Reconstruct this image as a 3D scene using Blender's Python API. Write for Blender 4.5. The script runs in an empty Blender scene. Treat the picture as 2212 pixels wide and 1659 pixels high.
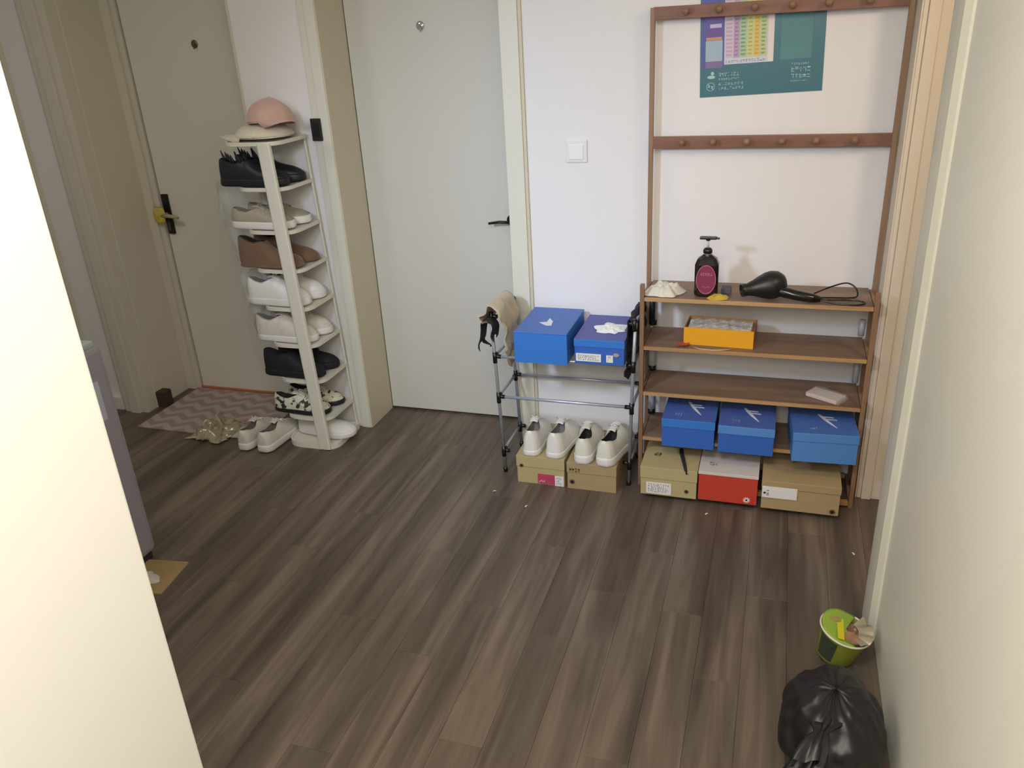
import bpy, bmesh, math, random
from mathutils import Vector, Matrix, noise
random.seed(7)
C = bpy.context.scene.collection
PI = math.pi

# ------------------------------------------------------------------ camera, world, lights
cam = bpy.data.cameras.new('camera'); camo = bpy.data.objects.new('camera', cam); C.objects.link(camo)
_r = Vector((0.95205581, 0.3012466, -0.05329375)); _u = Vector((-0.07531834, 0.39965475, 0.91356621)); _f = Vector((-0.29650781, 0.86575202, -0.40318302))
camo.matrix_world = Matrix(((_r.x, _u.x, -_f.x, 0), (_r.y, _u.y, -_f.y, 0), (_r.z, _u.z, -_f.z, 1.74), (0, 0, 0, 1)))
cam.sensor_width = 36; cam.lens = 1746.54 / 2212 * 36; cam.clip_start = .02
bpy.context.scene.camera = camo
wd = bpy.data.worlds.new('world'); bpy.context.scene.world = wd; wd.use_nodes = True
wd.node_tree.nodes['Background'].inputs[0].default_value = (.75, .8, .9, 1); wd.node_tree.nodes['Background'].inputs[1].default_value = .35

def area(name, loc, target, size, energy, col, sy=None):
    l = bpy.data.lights.new(name, 'AREA'); l.energy = energy; l.color = col; l.size = size
    if sy: l.shape = 'RECTANGLE'; l.size_y = sy
    o = bpy.data.objects.new(name, l); C.objects.link(o); o.location = loc
    o.rotation_euler = (Vector(target) - Vector(loc)).to_track_quat('-Z', 'Y').to_euler(); return o
area('ceiling_lamp', (-.30, .55, 2.5), (-.30, .56, 0), .5, 31, (1, .92, .84))
area('hall_fill', (-2.5, 1.5, 2.6), (-2.5, 1.51, 0), .5, 14, (1, .94, .84))  # added fill light to lift the dim entrance side, not a known fixture
dl = area('daylight', (-1.42, 1.0, 1.85), (-.85, 3.1, .75), .2, 7.5, (.64, .76, 1)); dl.data.spread = math.radians(80)
area('passage_lamp', (1.05, 1.75, 2.2), (.1, 3.1, 1.4), .25, 10, (1, .74, .48))
area('near_room_lamp', (-.1, -.9, 2.35), (-.1, 2.2, .5), .6, 32, (1, .94, .85))
vs = bpy.context.scene.view_settings; vs.view_transform = 'Standard'; vs.look = 'None'; vs.exposure = -.38; vs.gamma = 1; vs.use_curve_mapping = False

# ------------------------------------------------------------------ materials
def lin(h):
    if isinstance(h, str):
        h = h.lstrip('#'); h = [int(h[i:i+2], 16) / 255 for i in (0, 2, 4)]
    return tuple((c / 12.92 if c < .04045 else ((c + .055) / 1.055) ** 2.4) for c in h) + (1,)
MATS = {}
def mat(name, col, rough=.6, metal=0, var=0.06, scale=8, bump=.0, bscale=60, alpha=1, trans=0, coat=0, spec=.5, sheen=0):
    if name in MATS: return MATS[name]
    m = bpy.data.materials.new(name); m.use_nodes = True; nt = m.node_tree; b = nt.nodes['Principled BSDF']
    c = lin(col); b.inputs['Roughness'].default_value = rough; b.inputs['Metallic'].default_value = metal
    b.inputs['Specular IOR Level'].default_value = spec; b.inputs['Coat Weight'].default_value = coat
    b.inputs['Sheen Weight'].default_value = sheen
    b.inputs['Alpha'].default_value = alpha; b.inputs['Transmission Weight'].default_value = trans
    tc = nt.nodes.new('ShaderNodeTexCoord'); n = nt.nodes.new('ShaderNodeTexNoise'); n.inputs['Scale'].default_value = scale; n.inputs['Detail'].default_value = 4
    nt.links.new(tc.outputs['Object'], n.inputs['Vector'])
    mx = nt.nodes.new('ShaderNodeMixRGB'); mx.inputs[1].default_value = tuple(x * (1 - var) for x in c[:3]) + (1,); mx.inputs[2].default_value = tuple(min(1, x * (1 + var)) for x in c[:3]) + (1,)
    nt.links.new(n.outputs['Fac'], mx.inputs[0]); nt.links.new(mx.outputs[0], b.inputs['Base Color'])
    if bump:
        n2 = nt.nodes.new('ShaderNodeTexNoise'); n2.inputs['Scale'].default_value = bscale; n2.inputs['Detail'].default_value = 3
        nt.links.new(tc.outputs['Object'], n2.inputs['Vector'])
        bp = nt.nodes.new('ShaderNodeBump'); bp.inputs['Strength'].default_value = bump; bp.inputs['Distance'].default_value = .004
        nt.links.new(n2.outputs['Fac'], bp.inputs['Height']); nt.links.new(bp.outputs[0], b.inputs['Normal'])
    MATS[name] = m; return m

def wood(name, cols, along='X', gscale=1, rough=.5, perobj=False, bump=.15):
    m = bpy.data.materials.new(name); m.use_nodes = True; nt = m.node_tree; b = nt.nodes['Principled BSDF']; L = nt.links.new
    geo = nt.nodes.new('ShaderNodeNewGeometry'); info = nt.nodes.new('ShaderNodeObjectInfo')
    mp = nt.nodes.new('ShaderNodeMapping'); L(geo.outputs['Position'], mp.inputs['Vector'])
    s = [22 * gscale, 22 * gscale, 22 * gscale]; s['XYZ'.index(along)] = 1.6 * gscale; mp.inputs['Scale'].default_value = s
    add = nt.nodes.new('ShaderNodeVectorMath'); add.operation = 'ADD'; L(mp.outputs[0], add.inputs[0])
    mul = nt.nodes.new('ShaderNodeVectorMath'); mul.operation = 'SCALE'; mul.inputs[0].default_value = (17, 31, 9); L(info.outputs['Random'], mul.inputs['Scale']); 
    if perobj: L(mul.outputs[0], add.inputs[1])
    n = nt.nodes.new('ShaderNodeTexNoise'); n.inputs['Scale'].default_value = 1; n.inputs['Detail'].default_value = 6; n.inputs['Roughness'].default_value = .6; n.inputs['Distortion'].default_value = .6
    L(add.outputs[0], n.inputs['Vector'])
    n2 = nt.nodes.new('ShaderNodeTexNoise'); n2.inputs['Scale'].default_value = .42; n2.inputs['Detail'].default_value = 3; L(mp.outputs[0], n2.inputs['Vector'])
    av = nt.nodes.new('ShaderNodeMath'); av.operation = 'ADD'; L(n.outputs['Fac'], av.inputs[0]); L(n2.outputs['Fac'], av.inputs[1])
    hf = nt.nodes.new('ShaderNodeMath'); hf.operation = 'MULTIPLY'; hf.inputs[1].default_value = .5; L(av.outputs[0], hf.inputs[0])
    rp = nt.nodes.new('ShaderNodeValToRGB'); e = rp.color_ramp.elements; e[0].position = .36; e[1].position = .64; e[0].color = lin(cols[0]); e[1].color = lin(cols[-1])
    if len(cols) == 3: k = e.new(.5); k.color = lin(cols[1])
    L(hf.outputs[0], rp.inputs[0]); out = rp.outputs[0]
    if perobj:
        hs = nt.nodes.new('ShaderNodeHueSaturation'); L(out, hs.inputs['Color'])
        mr = nt.nodes.new('ShaderNodeMapRange'); mr.inputs['To Min'].default_value = .95; mr.inputs['To Max'].default_value = 1.05; L(info.outputs['Random'], mr.inputs[0]); L(mr.outputs[0], hs.inputs['Value']); out = hs.outputs[0]
    L(out, b.inputs['Base Color']); b.inputs['Roughness'].default_value = rough
    bp = nt.nodes.new('ShaderNodeBump'); bp.inputs['Strength'].default_value = bump; bp.inputs['Distance'].default_value = .002; L(n.outputs['Fac'], bp.inputs['Height']); L(bp.outputs[0], b.inputs['Normal'])
    MATS[name] = m; return m

WALL = mat('wall_paint', '#e6e4e3', .75, var=.015, scale=2, bump=.05, bscale=90)
WALLN = mat('near_wall_paint', '#eeece4', .7, var=.015, scale=2, bump=.03)
CEIL = mat('ceiling_paint', '#ecebe6', .8)
DOORP = mat('door_panel', '#d2d0c6', .5, var=.015, scale=1.5)
DOOR1 = mat('entrance_door_panel', '#e1dfd1', .55, var=.02, scale=1.5)
FRAME = mat('frame_paint', '#dcdacb', .45, var=.015, scale=3)
FRAME2 = mat('frame_edge_paint', '#cfc6ae', .5, var=.02)
PILL = mat('pillar_paint', '#dccfbb', .55, var=.02)
DARK = mat('dark_gap', '#1b1916', .9)
BLACK = mat('black_plastic', '#141414', .35)
BROWN = wood('bamboo_brown', ['#6b5545', '#7f6754', '#8f7661'], 'X', 1, .5)
BROWNV = wood('bamboo_brown_upright', ['#755843', '#8c6c50', '#9b7a5c'], 'Z', 1, .5)
RAIL = wood('rail_brown', ['#5f4032', '#7a5341', '#87604c'], 'X', 1, .5)
BEDGE = wood('bamboo_edge', ['#9c7852', '#b58f62', '#c39d6e'], 'X', 1, .45)
FLOORM = wood('floor_vinyl', ['#483e34', '#62564a', '#7c6f61'], 'Y', 1.0, .42, True, .10)
STEEL = mat('grey_steel', '#a3a9af', .4, .35, var=.05)
STEELB = mat('bar_steel', '#bcc6d6', .3, .5, var=.05)
WPLAS = mat('cream_plastic', '#dcd8c8', .4, var=.02)
KRAFT = mat('kraft_card', '#a8926a', .8, var=.05, scale=12, bump=.05)
KRAFT2 = mat('kraft_card_pale', '#b3a577', .8, var=.05, scale=12, bump=.05)
BLUE = mat('blue_card', '#3576c6', .5, var=.05, scale=6)
BLUE2 = mat('deep_blue_card', '#3262b6', .5, var=.05, scale=6)
BLUEL = mat('light_blue_card', '#5288ca', .5, var=.05, scale=6)
BLUELID = mat('blue_lid_card', '#4c64ac', .5, var=.06, scale=6)
BLUELID2 = mat('violet_blue_lid_card', '#53589c', .5, var=.06, scale=6)
BLUELID3 = mat('bright_blue_lid_card', '#4a6fb6', .5, var=.06, scale=6)
RED = mat('red_card', '#c2402f', .5, var=.05)
LIDW = mat('offwhite_card', '#cfc8c2', .6, var=.04)
INKD = mat('dark_ink', '#3a3226', .8)
INKW = mat('white_ink', '#dfe2e6', .7)
INKP = mat('pale_blue_ink', '#8d9ad8', .7)
PAPER = mat('paper_label', '#e2e0de', .8, var=.03)
WSHOE = mat('white_leather', '#e6e3dd', .5, var=.04, scale=20, bump=.08)
WSOLE = mat('white_rubber', '#e2dfda', .55, var=.03)
LIN1 = mat('grey_lining', '#77746e', .9, var=.1, bump=.1)
LIN2 = mat('black_lining', '#232222', .9)
CREAM = mat('cream_fabric', '#d8cdb8', .85, var=.06, scale=30, bump=.3, sheen=.2)
PINK = mat('pink_fabric', '#cba697', .9, var=.1, scale=40, bump=.4, sheen=.3)
BLKL = mat('black_shoe', '#1a1b20', .5, var=.1, bump=.2)
NAVY = mat('navy_shoe', '#15161d', .75, var=.1)
TAN = mat('tan_suede', '#745944', .9, var=.12, scale=15, bump=.3, sheen=.3)
GREIGE = mat('greige_leather', '#a79d8a', .6, var=.08, bump=.2)
SILV = mat('silver_mesh', '#d6d0c4', .5, var=.15, scale=40, bump=.4)
CLEAR = mat('clear_plastic_film', '#f2f4f6', .12, alpha=.22, var=.02, spec=.9)
CLEAR2 = mat('milky_plastic_film', '#d9d6cc', .2, alpha=.55, var=.1, spec=.8)
BAGM = mat('black_bag_film', '#141313', .42, var=.2, scale=5, bump=.35, bscale=18, spec=.6)

# ------------------------------------------------------------------ mesh helpers
class MB:
    def __init__(s): s.bm = bmesh.new()
    def box(s, x0, x1, y0, y1, z0, z1, bev=0, M=None):
        g = bmesh.ops.create_cube(s.bm, size=1); vs_ = g['verts']
        for v in vs_:
            v.co = Vector(((x0+x1)/2 + v.co.x*(x1-x0), (y0+y1)/2 + v.co.y*(y1-y0), (z0+z1)/2 + v.co.z*(z1-z0)))
        if bev:
            es = list({e for v in vs_ for e in v.link_edges})
            r = bmesh.ops.bevel(s.bm, geom=es, offset=bev, segments=2, affect='EDGES', profile=.6); vs_ = list({v for f in r['faces'] for v in f.verts} | {v for v in vs_ if v.is_valid})
        if M is not None:
            for v in vs_: v.co = M @ v.co
        return s
    def tube(s, pts, r, seg=10, cap=True, flat=None):
        pts = [Vector(p) for p in pts]; n = len(pts); rs = r if isinstance(r, (list, tuple)) else [r]*n
        rings = []; up = Vector((0, 0, 1))
        for i, p in enumerate(pts):
            d = (pts[min(i+1, n-1)] - pts[max(i-1, 0)]).normalized()
            a = up if abs(d.dot(up)) < .9 else Vector((0, 1, 0))
            sx = d.cross(a).normalized(); sy = sx.cross(d).normalized()
            fx, fy = flat if flat else (1, 1)
            rings.append([s.bm.verts.new(p + sx*math.cos(2*PI*k/seg)*rs[i]*fx + sy*math.sin(2*PI*k/seg)*rs[i]*fy) for k in range(seg)])
        for a, b in zip(rings, rings[1:]):
            for k in range(seg): s.bm.faces.new((a[k], a[(k+1) % seg], b[(k+1) % seg], b[k]))
        if cap: s.bm.faces.new(rings[0][::-1]); s.bm.faces.new(rings[-1])
        return s
    def lathe(s, prof, seg=24, M=None, sx=1, sy=1, fn=None, cap=True):
        rings = []
        for r, z in prof:
            ring = []
            for k in range(seg):
                a = 2*PI*k/seg; v = Vector((math.cos(a)*r*sx, math.sin(a)*r*sy, z))
                if fn: v = fn(v, a)
                if M is not None: v = M @ v
                ring.append(s.bm.verts.new(v))
            rings.append(ring)
        for a, b in zip(rings, rings[1:]):
            for k in range(seg): s.bm.faces.new((a[k], a[(k+1) % seg], b[(k+1) % seg], b[k]))
        if cap: s.bm.faces.new(rings[0][::-1]); s.bm.faces.new(rings[-1])
        return s
    def grid(s, fn, nu, nv, skip=None):
        g = [[s.bm.verts.new(Vector(fn(i/nu, j/nv))) for j in range(nv+1)] for i in range(nu+1)]
        for i in range(nu):
            for j in range(nv):
                if skip and skip((i+.5)/nu, (j+.5)/nv): continue
                s.bm.faces.new((g[i][j], g[i+1][j], g[i+1][j+1], g[i][j+1]))
        return s
    def prism(s, out, z0, z1, bev=0, M=None):
        b = [s.bm.verts.new((x, y, z0)) for x, y in out]; t = [s.bm.verts.new((x, y, z1)) for x, y in out]; n = len(out)
        fb = s.bm.faces.new(b[::-1]); ft = s.bm.faces.new(t)
        for i in range(n): s.bm.faces.new((b[i], b[(i+1) % n], t[(i+1) % n], t[i]))
        if bev:
            es = list(ft.edges) + list(fb.edges)
            bmesh.ops.bevel(s.bm, geom=es, offset=bev, segments=2, affect='EDGES')
        if M is not None:
            for v in s.bm.verts: v.co = M @ v.co
        return s
    def loft(s, rings, closed=False, cap=True):
        R = [[s.bm.verts.new(Vector(p)) for p in r] for r in rings]
        for a, b in zip(R, R[1:]):
            n = len(a)
            for k in range(n if closed else n-1): s.bm.faces.new((a[k], a[(k+1) % n], b[(k+1) % n], b[k]))
        if cap and closed: s.bm.faces.new(R[0][::-1]); s.bm.faces.new(R[-1])
        return s
    def done(s, name, m, parent=None, smooth=False, sub=0, solid=0, loc=None, kind=None):
        bmesh.ops.recalc_face_normals(s.bm, faces=s.bm.faces[:])
        me = bpy.data.meshes.new(name); s.bm.to_mesh(me); s.bm.free()
        me.materials.append(m)
        if smooth:
            for p in me.polygons: p.use_smooth = True
        o = bpy.data.objects.new(name, me); C.objects.link(o)
        if parent: o.parent = parent
        if loc: o.location = loc
        if solid: md = o.modifiers.new('s', 'SOLIDIFY'); md.thickness = solid; md.offset = 0
        if sub: md = o.modifiers.new('u', 'SUBSURF'); md.levels = sub; md.render_levels = sub
        if kind: o['kind'] = kind
        return o
def tag(o, label, cat, group=None):
    o['label'] = label; o['category'] = cat
    if group: o['group'] = group
    return o
def thing(name, label, cat, loc=(0, 0, 0), rz=0, group=None, rot=None):
    o = bpy.data.objects.new(name, None); C.objects.link(o); o.empty_display_size = .05
    o.location = loc; o.rotation_euler = rot if rot else (0, 0, rz); return tag(o, label, cat, group)
def struct(o, label=None):
    o['kind'] = 'structure'
    if label: o['label'] = label
    return o
def bx(name, b, m, parent=None, bev=0, **k): return MB().box(*b, bev).done(name, m, parent, **k)
def nz(p, s, seed=0): return noise.noise(Vector(p) * s + Vector((seed*3.1, seed*7.7, seed*1.3)))

def marks(mb, x0, x1, z0, z1, y, n, seed, th=.0004, plane='y'):
    """a line of small glyph-like strokes between x0..x1, z0..z1 standing proud of the plane y"""
    rnd = random.Random(seed); w = (x1-x0)/n; h = z1-z0
    for i in range(n):
        cx = x0 + w*(i+.5)
        for k in range(rnd.choice((2, 3, 3))):
            if rnd.random() < .55:
                zc = z0 + h*rnd.uniform(.1, .9); a = (cx-w*.38, cx+w*.38, zc-h*.07, zc+h*.07)
            else:
                xc = cx + w*rnd.uniform(-.3, .3); a = (xc-w*.07, xc+w*.07, z0+h*.05, z1-h*.05)
            if plane == 'y': mb.box(a[0], a[1], y-th, y, a[2], a[3])
            else: mb.box(a[0], a[1], a[2], a[3], y, y+th)
    return mb

# ------------------------------------------------------------------ setting
WY = 3.127
fl = struct(bx('floor', (-4.0, 1.6, -1.9, 3.5, -.06, -.004), mat('seam_brown', '#3a322b', .8)))
PW = .127
def plank_mesh(L):
    key = round(L, 3)
    if key not in plank_mesh.c:
        m = MB(); m.box(-PW/2+.0003, PW/2-.0003, -L/2+.0003, L/2-.0003, -.0035, 0)
        vt = [e for e in m.bm.edges if all(v.co.z > -.001 for v in e.verts)]
        bmesh.ops.bevel(m.bm, geom=vt, offset=.0003, segments=1, affect='EDGES')
        me = bpy.data.meshes.new('plank'); m.bm.to_mesh(me); m.bm.free(); me.materials.append(FLOORM); plank_mesh.c[key] = me
    return plank_mesh.c[key]
plank_mesh.c = {}
rnd = random.Random(3); LEN = .92
cols = range(-27, 12)
shift = [0, .33, .62, .18, .74, .45, .05, .55, .28]
for ci in cols:
    xc = -.3205 + PW*ci
    if xc - PW/2 < -3.95 or xc > 1.2: continue
    s0 = shift[ci % 9]*LEN; y = -.35 - s0
    while y < 3.42:
        a, b = max(y, -.35), min(y+LEN, 3.42)
        if b - a > .03:
            o = bpy.data.objects.new('plank', plank_mesh(b-a)); C.objects.link(o); o.parent = fl; o.location = (xc, (a+b)/2, 0)
        y += LEN

ZC = 2.65
# back wall pieces between the openings
bw = struct(MB().box(-4.0, -3.21, 3.05, 3.6, -.02, ZC).box(-2.20, -1.88, WY, 3.6, -.02, ZC).box(-.963, .375, WY, 3.6, -.02, ZC)
            .box(-3.21, -2.20, WY, 3.6, 2.12, ZC).box(-1.88, -.963, WY, 3.6, 2.10, ZC).box(.375, 1.6, 2.96, 3.6, -.02, ZC).done('wall_back', WALL))
struct(bx('wall_left', (-1.12, -1.0, -1.7, .9, -.02, ZC), WALLN, bev=.004))
struct(MB().box(-4.12, -4.0, -1.9, 3.6, -.02, ZC).done('wall_far_left', WALL))
struct(MB().box(1.6, 1.7, -1.9, 3.6, -.02, ZC).done('wall_far_right', WALL))
struct(MB().box(-4.12, 1.7, -2.0, -1.9, -.02, ZC).done('wall_rear', WALL))
struct(bx('ceiling', (-4.12, 1.7, -2.0, 3.6, ZC, ZC+.1), CEIL))
# entrance door (door_1)
d1 = bx('door_1', (-2.965, -2.215, 3.372, 3.41, .012, 2.1), DOOR1, bev=.002); struct(d1, 'beige grey entrance door leaf with black lock plate')
bx('door_gap', (-2.974, -2.20, 3.405, 3.42, 0, 2.115), DARK, d1)
bx('lock_plate', (-2.955, -2.918, 3.360, 3.373, .868, 1.068), BLACK, d1, bev=.003)
bx('lock_keyway', (-2.945, -2.93, 3.355, 3.361, .885, .93), mat('worn_metal', '#5a5a55', .4, .6), d1, bev=.002)
lv = MB().tube([(-2.938, 3.362, .968), (-2.938, 3.325, .968)], .011).tube([(-2.938, 3.322, .968), (-2.90, 3.318, .969), (-2.845, 3.322, .960)], [.010, .012, .009], flat=(1, .8)).done('door_handle', mat('beige_handle', '#a99d82', .5), d1, smooth=True)
lv['label'] = 'beige lever handle'
def yc(u, v):
    a = 2*PI*v; z = (u-.5)*.075; r = .030*(1-.35*abs(2*u-1)**3)
    p = Vector((-2.958 + math.cos(a)*r*1.1, 3.327 + math.sin(a)*r*.6, .972+z)); p += Vector((nz(p, 40), nz(p, 40, 2), nz(p, 40, 5)))*.007; return p
yk = MB().grid(yc, 8, 14).done('handle_cover', mat('yellow_wrap', '#c2b552', .6, var=.1, scale=30), d1, smooth=False); yk['label'] = 'yellow wrap around the handle root'
f1 = MB()
for a in ((-3.06, -3.0, 3.345, 3.42), (-3.0, -2.972, 3.36, 3.42), (-2.215, -2.2, 3.127, 3.42)): f1.box(a[0], a[1], a[2], a[3], -.01, 2.12, .002)
f1.box(-3.05, -2.2, 3.35, 3.42, 2.10, 2.12)
struct(f1.done('trim_1', mat('entrance_frame', '#d2ccbd', .5, var=.02)), 'entrance door frame')
f2 = MB()
for a in ((-3.21, -3.185, 3.035), (-3.19, -3.15, 3.022), (-3.15, -3.09, 3.012), (-3.09, -3.05, 3.028)): f2.box(a[0], a[1], a[2], 3.2, -.01, 2.3, .003)
f2.box(-3.075, -3.046, 3.1, 3.42, -.01, 2.3, .002)
f2.box(-3.42, -3.36, 3.03, 3.06, -.01, 2.3, .006)
struct(f2.done('trim_2', mat('entrance_casing', '#d0cabb', .45, var=.02)), 'moulded casing left of entrance door')
struct(bx('sill', (-2.97, -2.2, 3.36, 3.43, -.005, .014), mat('orange_sill', '#b5724c', .5), bev=.002), 'orange brown sill strip under the entrance door')
bb = MB().box(-4.0, -3.21, 3.03, 3.05, 0, .07, .002).done('baseboard_left', FRAME); struct(bb)
tag(MB().box(-3.05, -2.995, 3.10, 3.16, 0, .085, .004).done('door_stopper', mat('dark_brown_wood', '#3c3428', .7)), 'dark brown block standing in the corner of the entrance door frame', 'door stopper')
# door 2
d2 = bx('door_2', (-1.79, -1.035, 3.34, 3.38, .01, 2.06), DOORP, bev=.002); struct(d2, 'white flush interior door leaf')
bx('door_gap', (-1.80, -1.03, 3.375, 3.39, 0, 2.08), DARK, d2)
h2 = MB().tube([(-1.098, 3.34, .972), (-1.098, 3.29, .972)], .009).tube([(-1.093, 3.288, .972), (-1.14, 3.285, .974), (-1.19, 3.29, .966)], [.008, .008, .007], flat=(1, .8))
h2.lathe([(.001, 0), (.024, 0), (.024, .006), (.001, .006)], 20, Matrix.Translation((-1.098, 3.341, .972)) @ Matrix.Rotation(PI/2, 4, 'X'))
h2.done('door_handle', BLACK, d2, smooth=True)
t = MB()
t.box(-1.88, -1.845, WY-.012, WY+.01, 0, 2.10, .003).box(-1.845, -1.80, WY-.020, WY+.01, 0, 2.10, .003)
t.box(-1.88, -1.80, WY, 3.38, 0, 2.06).box(-1.035, -.963, WY-.018, WY+.01, 0, 2.10, .003).box(-1.035, -1.0, WY, 3.4, 0, 2.06).box(-1.84, -1.0, WY-.018, 3.4, 2.06, 2.14)
struct(t.done('trim_3', FRAME), 'white casing of the interior door')
struct(bx('trim_4', (-1.80, -1.793, WY-.016, 3.34, 0, 2.06), FRAME2), 'beige reveal of the interior door')
struct(bx('trim_5', (-.963, -.951, WY-.010, WY+.002, 0, 2.14), FRAME2), 'thin beige strip along the casing')
sp = thing('lock_strike', 'small black rectangular plate on the casing between the shoe tower and white door', 'lock plate', (-1.857, WY-.021, 1.392))
bx('plate', (-.026, .022, -.006, 0, -.045, .045), mat('strike_black', '#24221c', .5), sp, bev=.002)
bx('slot', (-.013, .011, -.009, -.006, -.03, .03), mat('strike_dark', '#0d0d0b', .8), sp)
# right side: pillar, near door edge
struct(MB().box(.375, .39, 2.945, 2.97, 0, ZC, .004).box(.39, .425, 2.938, 2.97, 0, ZC, .003).box(.425, .60, 2.946, 2.97, 0, ZC, .003).box(.370, .380, 2.95, WY+.01, 0, ZC).done('trim_6', PILL), 'peach white pillar casing right of the brown rack')
d3 = struct(bx('door_3', (.372, .412, -.2, 2.13, .0, 2.2), mat('side_door_panel', '#f0efe4', .5, var=.015, scale=1.5), bev=.003), 'white door leaf along the right side')
st = MB()
rr = [(.366 + .0, 2.12), (.352, 2.135), (.348, 2.17), (.346, 2.215), (.349, 2.25), (.362, 2.262), (.44, 2.262), (.44, 2.12)]
st.prism(rr, 0, 2.3); o = st.done('trim_7', FRAME, smooth=False); struct(o, 'rounded casing at the far end of the right door')
struct(bx('wall_right', (.412, .50, -1.7, 2.12, -.02, ZC), WALLN))

# light switch
sw = thing('light_switch', 'square white rocker light switch on the wall left of the brown rack', 'light switch', (-.754, WY, 1.292))
bx('frame', (-.043, .043, -.008, 0, -.043, .043), mat('switch_white', '#e4e3e1', .35), sw, bev=.004)
bx('rocker', (-.029, .029, -.0125, -.007, -.031, .025), mat('switch_white2', '#ecebea', .3), sw, bev=.002)
# hooks on doors
def hook(name, label, loc, m):
    h = thing(name, label, 'hook', loc)
    MB().lathe([(.001, 0), (.016, 0), (.018, .002), (.015, .004), (.001, .005)], 20, Matrix.Rotation(PI/2, 4, 'X')).done('pad', m, h, smooth=True)
    MB().tube([(.004, -.004, -.002), (.006, -.012, -.012), (.007, -.018, -.02), (.006, -.022, -.013)], [.003, .003, .003, .002], 8).done('prong', m, h, smooth=True)
hook('adhesive_hook', 'small round clear adhesive hook high on the white interior door', (-1.45, 3.34, 1.766), mat('hook_clear', '#b9b6b0', .15, .5))
hook('adhesive_hook', 'small dark metal adhesive hook high on the grey entrance door', (-2.585, 3.372, 1.747), mat('hook_dark', '#6b6558', .35, .6))

# ------------------------------------------------------------------ brown bamboo rack
rk = thing('shoe_rack', 'brown bamboo shoe rack with four shelves and tall coat hanger frame against the wall', 'shoe rack', (-.048, 2.86, 0))
X0, X1 = -.412, .402
for sx in (X0+.007, X1-.007):
    bx('post', (sx-.008, sx+.008, 0, .02, 0, .85), BROWNV, rk, bev=.002)
for sx, zt in ((X0-.002, 1.775), (X1+.004, 1.775)):
    bx('back_post', (sx-.008, sx+.008, .215, .235, 0, zt), BROWNV, rk, bev=.002)
for z in (.80, .607, .418, .223):
    sh = MB().box(X0+.016, X1-.016, .006, .232, z-.012, z, .001).done('shelf', BROWN, rk)
    bx('shelf_edge', (X0+.016, X1-.016, -.002, .006, z-.0125, z+.0012), BEDGE, sh, bev=.001)
bx('bottom_rail', (X0+.016, X1-.016, .0, .02, .008, .026), BEDGE, rk, bev=.002)
bx('bottom_rail', (X0+.016, X1-.016, .21, .23, .008, .026), BEDGE, rk, bev=.002)
for sx in (X0+.008, X1-.008):
    for z in (.80, .607, .418, .223, .02): bx('side_rail', (sx-.006, sx+.006, .02, .215, z-.012, z), BROWNV, rk)
    bx('top_side_rail', (sx-.007, sx+.007, .0, .225, .842, .852), BROWNV, rk) if False else None
for zc, nm in ((1.756, 'top'), (1.325, 'mid')):
    rl = bx('hook_rail', (X0, X1, .216, .232, zc-.021, zc+.021), RAIL, rk, bev=.002)
    for xx in (-.347, -.238, -.122, -.004, .108, .231):
        MB().lathe([(.001, 0), (.007, 0), (.006, .012), (.009, .02), (.012, .028), (.010, .036), (.001, .039)], 14, Matrix.Translation((xx+.048, .217, zc+.003)) @ Matrix.Rotation(PI/2, 4, 'X')).done('peg', BROWNV, rl, smooth=True)
# grey brackets in the rack's left and right end frames
for z0, z1 in ((.63, .775), (.435, .59), (.24, .40)):
    b = MB().tube([(X0+.022, .19, z0), (X0+.022, .19, z1)], .014, 12).done('bracket_tube', mat('pale_bracket', '#b9bec8', .4, .1), rk, smooth=True)
    MB().tube([(X0+.022, .19, z0), (X0+.022, .19, z0+.02)], .0155, 12).done('end_cap', BLACK, b, smooth=True)
for z0, z1 in ((.44, .53), (.63, .69)):
    MB().tube([(X1-.026, .19, z0), (X1-.026, .19, z1)], .011, 12).done('bracket_tube', mat('pale_bracket', '#b9bec8', .4, .1), rk, smooth=True)
b = MB().tube([(X0+.024, .15, .655), (X0+.024, .15, .775)], .012, 12).done('black_bracket', BLACK, rk, smooth=True)

# ------------------------------------------------------------------ silver rack
sr = thing('shoe_rack', 'small grey tubular metal shoe rack with black plastic joints beside the white door', 'shoe rack', (-.76, 2.85, 0))
LX, RX, BY = -.282, .278, .235
for x, y, lab in ((LX, 0, 0), (LX, BY, 0), (RX, 0, 0), (RX, BY, 0)):
    p = MB().tube([(x*.945, y, 0), (x, y, .53), (x*1.03, y, .705)], .0068, 12).done('post', STEEL, sr, smooth=True)
    MB().tube([(x*.945, y, 0), (x*.95, y, .02)], .0095, 10).done('foot_cap', BLACK, p, smooth=True)
    for z in (.102, .352, .53, .70):
        xx = x*(.945+.055*min(z/.53, 1.3))
        s = -1 if x > 0 else 1; t_ = 1 if y == 0 else -1
        j = MB().tube([(xx, y, z-.028), (xx, y, z+.018)], .0095, 10).tube([(xx, y, z), (xx+s*.026, y, z)], .0085, 10).tube([(xx, y, z), (xx, y+t_*.026, z)], .0085, 10)
        j.done('joint', BLACK, p, smooth=True)
for y in (0, BY):
    for z in (.352, .53): MB().tube([(LX, y, z), (RX, y, z)], .0062, 12).done('shelf_bar', STEELB, sr, smooth=True)
    z = .36
MB().tube([(LX, BY*.5, .53), (RX, BY*.5, .53)], .0062, 12).done('shelf_bar', STEELB, sr, smooth=True)
for x in (LX, RX):
    for z in (.102, .352, .53, .70):
        xx = x*(.945+.055*min(z/.53, 1.3))
        MB().tube([(xx, 0, z), (xx, BY, z)], .0062, 10).done('side_bar', STEEL, sr, smooth=True)

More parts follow.
